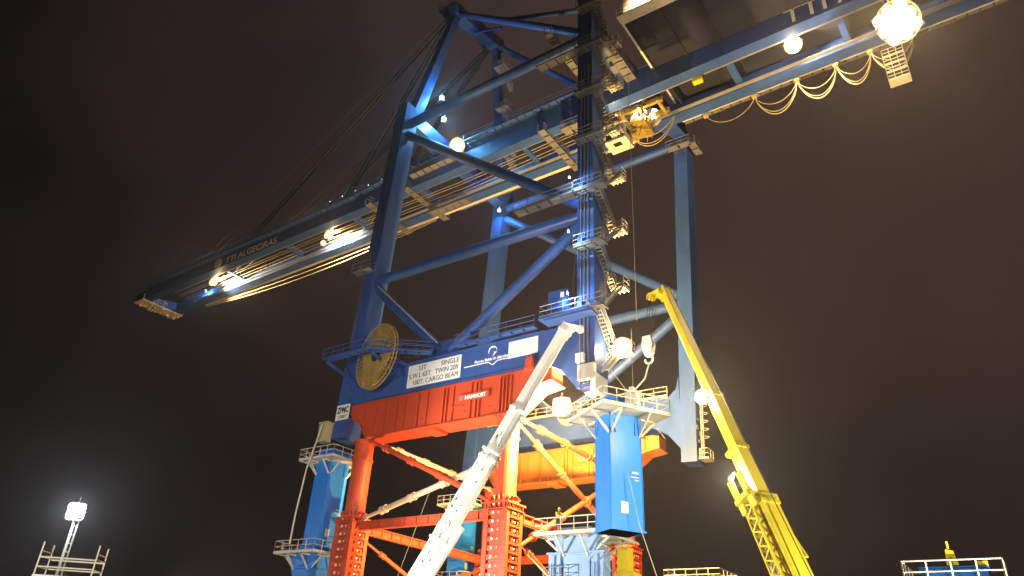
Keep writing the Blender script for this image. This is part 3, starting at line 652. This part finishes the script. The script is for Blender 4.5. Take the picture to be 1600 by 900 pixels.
# ================================================================== leg sections and stubs with platforms
def platform(t, c, w, d, z, hw, hd, m_='cream', rz=0):
    """deck ring round a column of hw x hd, brackets, railing"""
    Mz = Matrix.Rotation(rz, 3, 'Z'); c = Vector(c)
    P = lambda x, y, zz: Vector((c.x, c.y, 0)) + Mz @ Vector((x, y, 0)) + Vector((0, 0, zz))
    dk = MB(); hw -= .03; hd -= .03
    for cx_, cy_, sx, sy in ((0, (d + hd) / 4, w, (d - hd) / 2), (0, -(d + hd) / 4, w, (d - hd) / 2), ((w + hw) / 4, 0, (w - hw) / 2, hd), (-(w + hw) / 4, 0, (w - hw) / 2, hd)):
        dk.box(P(cx_, cy_, z), (sx, sy, .1), rz)
    for a, b in (((-w / 2, -d / 2), (w / 2, -d / 2)), ((w / 2, -d / 2), (w / 2, d / 2)), ((w / 2, d / 2), (-w / 2, d / 2)), ((-w / 2, d / 2), (-w / 2, -d / 2))):
        dk.beam(P(*a, z - .02), P(*b, z - .02), .08, .24)
    dk = dk.build('platform_deck', m_, t)
    rl = MB(); rl.rail([P(-w / 2, -d / 2, z), P(w / 2, -d / 2, z), P(w / 2, d / 2, z), P(-w / 2, d / 2, z), P(-w / 2, -d / 2, z)], step=1.15, r=.036); rl.build('railing', m_, t)
    for a, b in ((-1, -1), (1, -1), (1, 1), (-1, 1)):
        for q in (0, 1):
            k = MB(); x0, y0 = a * hw / 2 * (.9 if q else 1), b * hd / 2 * (1 if q else .9)
            x1, y1 = (x0, b * d / 2 * .95) if q else (a * w / 2 * .95, y0)
            k.beam(P(x0, y0, z - 1.5), P(x1, y1, z - .15), .1, .16); k.beam(P(x0, y0, z - .17), P(x1, y1, z - .17), .1, .14); k.build('bracket', m_, t)
def leg_section(x, y, z0, z1, w, d, label, rz=0, pw=5.6, pd=5.0, deck=-1.2, extra=None):
    t = thing('leg_section', label, 'leg section', (x, y, z0), 'blue leg sections being fitted under the crane')
    m = MB(); c = Vector((x, y, 0)); Mz = Matrix.Rotation(rz, 3, 'Z')
    m.box((x, y, (z0 + z1) / 2), (w, d, z1 - z0), rz)
    m.box((x, y, z0 + .06), (w + .26, d + .26, .12), rz); m.box((x, y, z1 - .06), (w + .2, d + .2, .12), rz)
    L = lambda a, b, z: c + Mz @ Vector((a, b, 0)) + Vector((0, 0, z))
    for a in (-1, 1):
        for b in (-1, 1): m.beam(L(a * w / 2, b * d / 2, z0 + .1), L(a * w / 2, b * d / 2, z1 - .1), .07, .07)
    m.build('section_body', 'azure', t)
    k = MB(); k.box(L(w / 2 + .02, -.2, z0 + 1.5), (.03, .55, .75), rz); k.box(L(w / 2 + .02, .7, z0 + 3.9), (.02, .5, .12), rz); k.box(L(w / 2 + .02, .65, z0 + 3.6), (.02, .6, .06), rz); k.box(L(w / 2 + .02, .8, z0 + 3.4), (.02, .3, .06), rz)
    k.build('hatch_plate', 'cream', t)
    k = MB(); 
    for b in (-.8, .8): k = MB(); k.box(L(w / 2 + .05, b, z1 - 2.2), (.12, .15, .9), rz); k.build('lifting_lug', 'azure', t)
    platform(t, (x, y), pw, pd, z1 + deck, w, d, rz=rz)
    return t
ls = leg_section(-22.6, 45, 10.8, 20.0, 2.0, 2.5, 'bright blue box leg section hanging from the yellow crane, railed platform on top', R(-32), 5.2, 5.4)
m = MB(); m.box((-20.9, 44.0, 19.6), (.9, .6, 1.0)); m.box((-20.9, 44, 20.2), (.3, .5, .5)); m.build('lifting_box', 'white', ls)
leg_section(-60.0, 52, 12.6, 22.6, 2.1, 2.5, 'dark blue leg section standing under the left front leg beside a red tower', 0, 5.2, 5.0)
leg_section(-59.9, 75, 12.6, 22.6, 2.1, 2.5, 'blue leg section standing behind the white boom between the two red front towers', 0, 5.2, 5.0)
def leg_stub(x, y, z1, label, detail=False, pw=5.8, pd=5.4):
    t = thing('leg_stub', label, 'leg stub', (x, y, 0), 'lower leg stubs on the rail bogies')
    m = MB(); w, d = 2.3, 2.7
    m.box((x, y, z1 / 2 + .5), (w, d, z1 - 1)); m.box((x, y, 2.2), (w + 3, d + .4, 2.2)); m.box((x, y, z1 - .05), (w + .3, d + .3, .1)); m.box((x, y, z1 - 1.9), (w + .3, d + .3, .12))
    for a in (-1, 1): m.prismY([(x + a * w / 2, z1 - .3), (x + a * (w / 2 + 1.1), z1 - .3), (x + a * w / 2, z1 - 2.4)], y - d / 2 - .05, y - d / 2 + .2)
    m.build('stub_body', 'paleblue' if detail else 'azure', t)
    for k in range(4):
        q = MB(); q.disc((x - 2 + k * 1.35, y, .5), .5, (0, 1, 0), .3, 24); q.build('wheel', 'dark', t)
    platform(t, (x, y), pw, pd, z1 - .55, w, d)
    if detail:
        for a in (-1.75, 1.9):
            q = MB(); q.box((x + a, y - 1.0, z1 - 3.2), (1.0, 1.1, 2.6)); q.box((x + a, y - 1.0, z1 - 1.85), (1.3, 1.4, .12)); q.tube((x + a, y - 1.62, z1 - 4.5), (x + a, y - 1.62, z1 - 2.0), .09, 8)
            for s_ in (-.35, 0, .35): q.tube((x + a + s_, y - 1.7, z1 - 4.5), (x + a + s_, y - 1.7, z1 - 2.6), .04, 6)
            q.build('jack_box', 'paleblue', t)
        q = MB(); q.rail([(x - 2.3, y - 2.2, z1 - 4.0), (x - .6, y - 2.2, z1 - 4.0), (x - .6, y - 1.3, z1 - 4.0)], step=.8); q.build('side_rail', 'grey', t)
        q = MB()
        for i in range(14): 
            p = Vector((x + 1.3 + random.random() * 1.4, y - 1.6 + random.random(), z1 - 1.2 - random.random() * 3)); q.tube(p, p + Vector((random.uniform(-.8, .8), random.uniform(-.3, .3), random.uniform(-.8, .8))), .06, 6)
        q.build('hydraulic_hose', 'grey', t)
        q = MB(); q.box((x + 2.6, y + 1.6, z1 - 2.2), (.9, .9, 2.0)); q.box((x + 2.9, y + 1.4, z1 - 3.6), (1.6, 1.2, 1.2)); q.box((x + 2.0, y + .8, z1 - 4.4), (1.3, 1.2, .9)); q.build('power_pack', 'yellow', t)
    return t
leg_stub(-28.4, 50.6, 12.3, 'pale blue leg stub with cream railed platform and a worker on it', True)
leg_stub(-60.6, 52, 12.55, 'dark blue leg stub with railed platform at the foot of the left blue section')
leg_stub(-59.9, 75, 12.6, 'leg stub behind the white boom, platform just above the photo edge')
leg_stub(-28.6, 75, 11.95, 'leg stub with cream railing at the bottom right of the rear red tower')
w = leg_section(-3.7, 46, 0.2, 8.05, 2.9, 2.6, 'blue leg section waiting on the ground at the lower right with yellow lug', 0, 4.4, 4.4, deck=-.9)
m = MB(); m.prismY([(-4.0, 8.05), (-3.4, 8.05), (-3.55, 8.85), (-3.9, 8.95)], 45.0, 45.3); m.tube((-3.75, 45.15, 8.75), (-3.78, 45.15, 9.35), .06, 6); m.build('lifting_lug', 'yellow', w); m = MB(); m.box((-2.4, 45, 8.17), (.5, .3, .25)); m.build('pad_eye', 'yellow', w)

# loose tag line, pale hose, guy ropes
def line(name, pts, r, m_, label, cat):
    m = MB(); m.path([Vector(p) for p in pts], r); tag(m.build(name, m_), label, cat)
line('tag_line', [(-21.5, 44.2, 14.5), (-20.8, 44.3, 11), (-19.7, 44.6, 7.4), (-18.0, 45, 1.0)], .025, 'cable', 'thin pale tag line falling from the hanging blue section to the ground', 'rope')
line('hanging_hose', [(-60.0, 49.6, 24.9), (-60.15, 48.7, 20), (-60.4, 48.6, 15.5), (-60.55, 48.7, 12.6)], .09, 'cream', 'long pale hose hanging in front of the left blue leg section', 'hose')
line('guy_rope', [(-46.5, 52.6, 17.2), (-50.5, 53.5, 9)], .03, 'rope', 'dark guy rope slanting between the front red towers', 'rope')
line('guy_rope', [(-26.3, 51, 25.6), (-24.4, 52, 22.5), (-22.4, 53, 19.5)], .035, 'cable', 'short pale rope slanting down from the stair foot to the hanging section', 'rope')

# ================================================================== mobile cranes
def lattice(m, a, b, w, h, up, n, r=.06):
    a, b = Vector(a), Vector(b); t = (b - a).normalized(); sd = t.cross(Vector(up)).normalized(); u = sd.cross(t)
    c = lambda s, i, j: a.lerp(b, s) + sd * w / 2 * i + u * h / 2 * j
    for i in (-1, 1):
        for j in (-1, 1): m.tube(c(0, i, j), c(1, i, j), r * 1.3, 6)
    for k in range(n):
        s0, s1 = k / n, (k + 1) / n; z = 1 if k % 2 else -1
        for i in (-1, 1): m.tube(c(s0, i, -z), c(s1, i, z), r, 5)
        for j in (-1, 1): m.tube(c(s0, -z, j), c(s1, z, j), r, 5)
    return m
def mobile_crane(label, foot, tip, splits, widths, paint, jib_side, headlen, yaw):
    foot, tip = Vector(foot), Vector(tip); t = (tip - foot).normalized(); sd = t.cross(Vector((0, 0, 1))).normalized(); u = sd.cross(t)
    T = thing('mobile_crane', label, 'mobile crane', (foot.x, foot.y, 0), 'mobile cranes working at the jacked crane')
    ps = [0] + splits + [1]
    for k in range(len(ps) - 1):
        a, b = foot.lerp(tip, ps[k]), foot.lerp(tip, ps[k + 1]); w, h = widths[k]; m = MB()
        # rounded underside like an oval telescopic boom
        sec = [(-.5, .5), (.5, .5), (.5, -.1), (.36, -.38), (.15, -.5), (-.15, -.5), (-.36, -.38), (-.5, -.1)]; n = len(sec)
        vs = [p + sd * x * w + u * y * h for p in (a, b) for x, y in sec]
        m.add(vs, [(i, (i + 1) % n, n + (i + 1) % n, n + i) for i in range(n)] + [tuple(range(n)), tuple(range(2 * n - 1, n - 1, -1))])
        bs = m.build('boom_section', paint, T)
        m = MB()                                   # collar at the end of the section
        m.beam(b - t * .45, b - t * .2, w + .16, h + .16, u); m.beam(b - t * .32 + sd * (w / 2), b - t * .32 + sd * (w / 2 + .25) + u * .1, .12, .3); m.beam(b - t * .32 - sd * (w / 2), b - t * .32 - sd * (w / 2 + .25) + u * .1, .12, .3)
        m.build('collar', paint, bs)
    m = MB(); hd = Vector(headlen)                  # head with sheaves
    w = widths[-1][0]
    for k in (-1, 1):
        m.beam(tip - t * .9 + sd * k * w * .45, tip + t * .35 + sd * k * w * .45, .06, widths[-1][1] * 1.05, u)
        m.beam(tip + t * .2 + sd * k * w * .45, tip + hd + sd * k * w * .45, .06, .5, u, .06, .34)
    m.beam(tip + t * .1, tip + hd * .6, w * .85, .12, u)
    hp = m.build('boom_head', paint, T)
    for q in (.35, .95):
        m = MB()
        for k in (-.22, 0, .22): m.disc(tip + hd * q + sd * k, .3, sd, .1, 20)
        m.build('sheave', paint, hp)
    return T, t, sd, u
# white crane
wf, wt = Vector((-40.6, 42.0, 3.2)), Vector((-28.55, 47.6, 28.4))
T, t, sd, u = mobile_crane('white mobile crane with telescopic boom rising in front of the red lifting beam', wf, wt, [.56, .72], [(1.18, 1.38), (.95, 1.12), (.74, .92)], 'white', 1, (1.35, .1, -.35), 0)
m = MB(); ja, jb = wf.lerp(wt, .1), wf.lerp(wt, .5); off = -sd * .75 + u * .3
m = lattice(MB(), ja + off, jb + off, .7, 1.1, u, 18, .08); jb_ = m.build('folding_jib', 'white', T)
for q in (.57, .3): m = MB(); m.beam(wf.lerp(wt, q) - sd * 1.0 + u * .2, wf.lerp(wt, q) + sd * .74, .2, 1.5, u); m.build('jib_bracket', 'white', T)
m = MB()
for i in range(22):
    p = wf.lerp(wt, .2 + .42 * random.random()) + sd * random.uniform(.52, .62) + u * random.uniform(-.4, .65); m.beam(p, p + t * random.uniform(.2, .6), random.uniform(.1, .3), random.uniform(.1, .25), u)
m.build('side_fittings', 'white', T)
m = MB()
for i in range(30):
    p = wf.lerp(wt, .22 + .4 * random.random()) + sd * .6 + u * random.uniform(-.3, .65); m.beam(p, p + t * random.uniform(.1, .35), .04, random.uniform(.04, .1), u)
m.build('boom_fitting', 'dark', T)
m = MB(); m.path([wf + Vector((1.2, -.4, .2)), wf.lerp(wt, .36) - u * .9 + sd * .2], .3, 14); m.build('lift_cylinder', 'white', T)
m = MB(); m.path([wf.lerp(wt, .1) + u * .95, wf.lerp(wt, .98) + u * .6], .03)
m.path([wt + Vector((1.3, .1, -.4)), wt + Vector((1.3, .1, -6))], .025); m.build('hoist_rope', 'rope', T)
def carrier(T, c, yaw, paint):
    c = Vector(c); Mz = Matrix.Rotation(yaw, 3, 'Z'); L = lambda x, y, z: c + Mz @ Vector((x, y, z))
    m = MB(); m.box(L(0, 0, 1.35), (12.5, 2.9, .9), yaw); m.box(L(5.2, 0, 2.4), (2.2, 2.7, 1.9), yaw); m.build('chassis', paint, T)
    m = MB(); m.box(L(-1.2, 0, 2.7), (4.6, 2.6, 1.6), yaw); m.box(L(-3.8, 0, 2.8), (1.4, 2.9, 1.9), yaw); cb = m.build('superstructure', paint, T)
    m = MB(); m.box(L(1.0, 1.0, 3.2), (1.6, .95, 1.7), yaw); cb = m.build('crane_cab', paint, T); m = MB(); m.box(L(1.83, 1.0, 3.5), (.05, .8, .9), yaw); m.build('window', 'glass', cb)
    for x in (-5, -3.2, 0, 1.7, 3.4):
        for s in (-1, 1):
            m = MB(); m.tube(L(x, s * 1.05, .65), L(x, s * 1.5, .65), .65, 24); wq = m.build('wheel', 'rubber', T); m = MB(); m.tube(L(x, s * 1.4, .65), L(x, s * 1.53, .65), .32, 16); m.build('rim', 'grey', wq)
    for x in (-6, 5.5):
        for s in (-1, 1):
            m = MB(); m.beam(L(x, s * 1.2, 1.1), L(x, s * 3.4, 1.0), .4, .4); m.tube(L(x, s * 3.3, 0.05), L(x, s * 3.3, 1.3), .14, 10); m.tube(L(x, s * 3.3, .03), L(x, s * 3.3, .1), .45, 16); m.build('outrigger', paint, T)
carrier(T, (-40.0, 42.0, 0), R(25), 'white')
# yellow crane
yf, yt = Vector((-8.6, 39.0, 2.6)), Vector((-18.9, 46.0, 28.6))
T, t, sd, u = mobile_crane('yellow mobile crane with long telescopic boom leaning left over the hanging blue section', yf, yt, [.33, .47, .62], [(1.1, 1.35), (.82, 1.0), (.72, .9), (.62, .78)], 'yellow', -1, (-1.15, .0, -.15), 0)
m = lattice(MB(), yf.lerp(yt, .02) - sd * .95 - u * .1, yf.lerp(yt, .345) - sd * .78 - u * .1, .36, .7, u, 22, .05); m.build('folding_jib', 'yellow', T)
for k in (-.45, .45): m = MB(); m.beam(yf.lerp(yt, .31) - sd * 1.0 + u * k, yf.lerp(yt, .385) - sd * 1.15 + u * k, .14, .4, u); m.beam(yf.lerp(yt, .33) - sd * .6 + u * k, yf.lerp(yt, .36) - sd * 1.1 + u * k, .1, .3, u); m.build('jib_fork', 'yellow', T)
m = MB(); m.beam(yf.lerp(yt, .335) + sd * .8, yf.lerp(yt, .335) - sd * 1.3, .3, 1.2, u); m.build('jib_bracket', 'yellow', T)
m = MB(); m.tube(yf.lerp(yt, .12) + sd * .55, yf.lerp(yt, .12) + sd * .95, .35, 16); m.build('cable_drum', 'yellow', T)
m = MB(); m.beam(yf.lerp(yt, .33) + sd * .8, yf.lerp(yt, .22) + sd * 1.5, .08, .08); m.beam(yf.lerp(yt, .22) + sd * 1.5, yf.lerp(yt, .22) + sd * .55, .08, .08); m.build('rope_guide', 'yellow', T)
m = MB(); m.path([yf + Vector((-1.2, .4, .2)), yf.lerp(yt, .22) - u * 1.0], .3, 14); m.build('lift_cylinder', 'grey', T)
m = MB()
hk = Vector((-20.2, 45.5, 24.1))
for k in (-.35, -.12, .12, .35): m.path([Vector((-19.9 + k * .6, 46.0 + k, 28.5)), hk + Vector((k * .4, k * .5, .5))], .028)
m.path([yf.lerp(yt, .1) + u * 1.05, yt + u * .6], .03); m.build('hoist_rope', 'rope', T)
p = yf.lerp(yt, .615) - u * .2 - sd * .65
floodlight(p, (.1, -.9, -.1), .75, 'warm', T, 5000, (1, .8, .45))
p = yf.lerp(yt, .392) - sd * 1.05 - u * .3
floodlight(p, -(p - (yf.lerp(yt, .34) - sd * .7)), .3, 'warm', T, 3500, (1, .9, .6))
carrier(T, (-8.2, 39.0, 0), R(150), 'yellow')
# hook block
hb = thing('hook_block', 'pale crane hook block hanging on ropes from the yellow boom tip', 'hook block', hk)
m = MB()
for k in (-.3, .3): m.prismY([(hk.x - .42, hk.z + .1), (hk.x - .3, hk.z + .75), (hk.x + .3, hk.z + .75), (hk.x + .42, hk.z + .1), (hk.x + .3, hk.z - .55), (hk.x - .3, hk.z - .55)], hk.y + k - .04, hk.y + k + .04)
m.box(hk + Vector((0, 0, -.6)), (.5, .6, .3)); m.build('cheek_plate', 'white', hb)
m = MB()
for k in (-.15, 0, .15): m.disc(hk + Vector((0, k, .25)), .4, (0, 1, 0), .1, 20)
m.build('sheave', 'grey', hb)
m = MB(); m.path([hk + Vector((.3 * math.sin(a), 0, -1.05 + .3 * math.cos(a))) for a in [R(x) for x in range(0, 300, 20)]], .09, 8); m.build('hook', 'white', hb)
line('sling', [hk + Vector((0, 0, -1.3)), (-20.45, 45.2, 21.5), (-20.75, 44.2, 20.4)], .06, 'cream', 'pale lifting sling between the hook block and the hanging blue section', 'sling')

# ================================================================== worker
def person(loc, label, rz):
    P = thing('person', label, 'person', loc); loc = Vector(loc); Mz = Matrix.Rotation(rz, 3, 'Z')
    J = dict(pel=(0, 0, .95), che=(.06, 0, 1.3), nk=(.1, 0, 1.48), hd=(.13, 0, 1.62), top=(.13, 0, 1.74), sl=(.08, .2, 1.42), el=(.2, .27, 1.2), wl=(.45, .2, 1.15), hl=(.56, .18, 1.16), sr=(.08, -.2, 1.42), er=(.22, -.26, 1.2), wr=(.47, -.2, 1.15), hr=(.58, -.18, 1.16),
             tl=(0, .11, .9), kl=(.05, .12, .5), al=(-.02, .12, .09), fl=(.16, .13, .05), tr=(0, -.11, .9), kr=(-.03, -.12, .5), ar=(-.12, -.12, .09), fr=(.07, -.13, .05))
    E_ = ['pel che', 'che nk', 'nk hd', 'hd top', 'che sl', 'sl el', 'el wl', 'wl hl', 'che sr', 'sr er', 'er wr', 'wr hr', 'pel tl', 'tl kl', 'kl al', 'al fl', 'pel tr', 'tr kr', 'kr ar', 'ar fr']
    rad = dict(pel=.15, che=.165, nk=.06, hd=.095, top=.085, sl=.08, sr=.08, el=.05, er=.05, wl=.035, wr=.035, hl=.045, hr=.045, tl=.1, tr=.1, kl=.065, kr=.065, al=.045, ar=.045, fl=.04, fr=.04)
    def skin(name, edges, m_, grow):
        ks = sorted({k for e_ in edges for k in e_.split()}); me = bpy.data.meshes.new(name)
        me.from_pydata([Mz @ Vector(J[k]) for k in ks], [[ks.index(q) for q in e_.split()] for e_ in edges], [])
        o = bpy.data.objects.new(name, me); COL.objects.link(o); o.parent = P; me.materials.append(M[m_])
        md = o.modifiers.new('s', 'SKIN'); 
        for i, k in enumerate(ks): me.skin_vertices[0].data[i].radius = (rad[k] + grow, rad[k] * (.85) + grow); me.skin_vertices[0].data[i].use_root = (k in ('pel', 'che') and (k == 'pel' or 'pel' not in ks))
        o.modifiers.new('u', 'SUBSURF').levels = 1; o.modifiers['u'].render_levels = 2
        return o
    skin('body', E_, 'skin', 0)
    skin('jacket', ['pel che', 'che sl', 'sl el', 'el wl', 'che sr', 'sr er', 'er wr'], 'vest', .018)
    skin('trousers', ['pel tl', 'tl kl', 'kl al', 'pel tr', 'tr kr', 'kr ar'], 'trou', .016)
    m = MB(); c = loc + Mz @ Vector((.13, 0, 1.7))
    for i in range(5):
        z0, z1 = i * .028, (i + 1) * .028; m.tube(c + Vector((0, 0, z0)), c + Vector((0, 0, z1)), .125 * math.sqrt(1 - (z0 / .15) ** 2), 16, .125 * math.sqrt(1 - (z1 / .15) ** 2))
    m.disc(c + Mz @ Vector((.04, 0, .005)), .15, (0, 0, 1), .015, 18); m.build('helmet', 'vest', P)
person((-29.4, 48.25, 11.80), 'worker in yellow jacket, dark trousers and helmet leaning at the platform rail', R(-25))

# ================================================================== left: light mast and access platform
lm = thing('light_mast', 'tall twin pole light mast with a glaring white lamp at the lower left', 'light mast', (-86.5, 40, 0))
m = MB(); m.tube((-86.6, 40, 0), (-86.6, 40, 15), .22, 12, .14); m.tube((-86.0, 40.2, 0), (-86.0, 40.2, 15), .09, 8)
for k in range(16): m.tube((-86.6, 40, .8 + k * .9), (-86.0, 40.2, .8 + k * .9), .04, 5)
m.box((-86.4, 40, 15.1), (1.6, .5, .2)); m.build('pole', 'cream', lm)
floodlight((-86.3, 39.7, 15.8), (.75, -.62, -.12), .95, 'white', lm, 4500, COOL, count=(2, 2))
ap = thing('access_platform', 'pale steel access platform with ladder posts at the lower left corner', 'access platform', (-49, 23, 0))
bx, by, ang = -48.2, 22.9, R(42)
Mz = Matrix.Rotation(ang, 3, 'Z'); P = lambda x, y, z: Vector((bx, by, 0)) + Mz @ Vector((x, y, 0)) + Vector((0, 0, z))
m = MB(); m.box(P(0, 0, 5.7), (3.3, 1.5, .12), ang)
for a in (-1, 1):
    for b in (-1, 1): m.tube(P(a * 1.6, b * .7, 0), P(a * 1.6, b * .7, 5.7), .06, 6)
    m.tube(P(a * 1.6, -.7, .5), P(-a * 1.6, -.7, 5.2), .04, 6)
m.beam(P(-1.65, -.75, 5.7), P(1.65, -.75, 5.7), .06, .3); m.build('platform_deck', 'cream', ap)
m = MB(); m.rail([P(-1.6, -.7, 5.75), P(1.6, -.7, 5.75)], step=4.2, r=.04); m.rail([P(-1.6, .7, 5.75), P(1.6, .7, 5.75)], step=4.2, r=.04)
for a in (-1, 1):
    m.tube(P(a * 1.6, -.7, 1), P(a * 1.6, -.7, 7.7), .045, 6); m.tube(P(a * 1.6, .7, 1), P(a * 1.6, .7, 7.7), .045, 6)
    for z in (6.3, 6.9, 7.2): m.tube(P(a * 1.6, -.7, z), P(a * 1.6, .7, z), .035, 6)
m.build('railing', 'cream', ap)

# ================================================================== haze
hz = bpy.data.materials.new('haze'); hz.use_nodes = True; n = hz.node_tree; n.nodes.clear()
ho = n.nodes.new('ShaderNodeOutputMaterial'); pv = n.nodes.new('ShaderNodeVolumePrincipled')
pv.inputs['Color'].default_value = (.9, .88, .85, 1); pv.inputs['Density'].default_value = .00048; pv.inputs['Anisotropy'].default_value = .84
n.links.new(pv.outputs[0], ho.inputs['Volume'])
m = MB(); m.box((-40, 150, 55), (1300, 1200, 114)); h = m.build('haze', hz); h['kind'] = 'stuff'
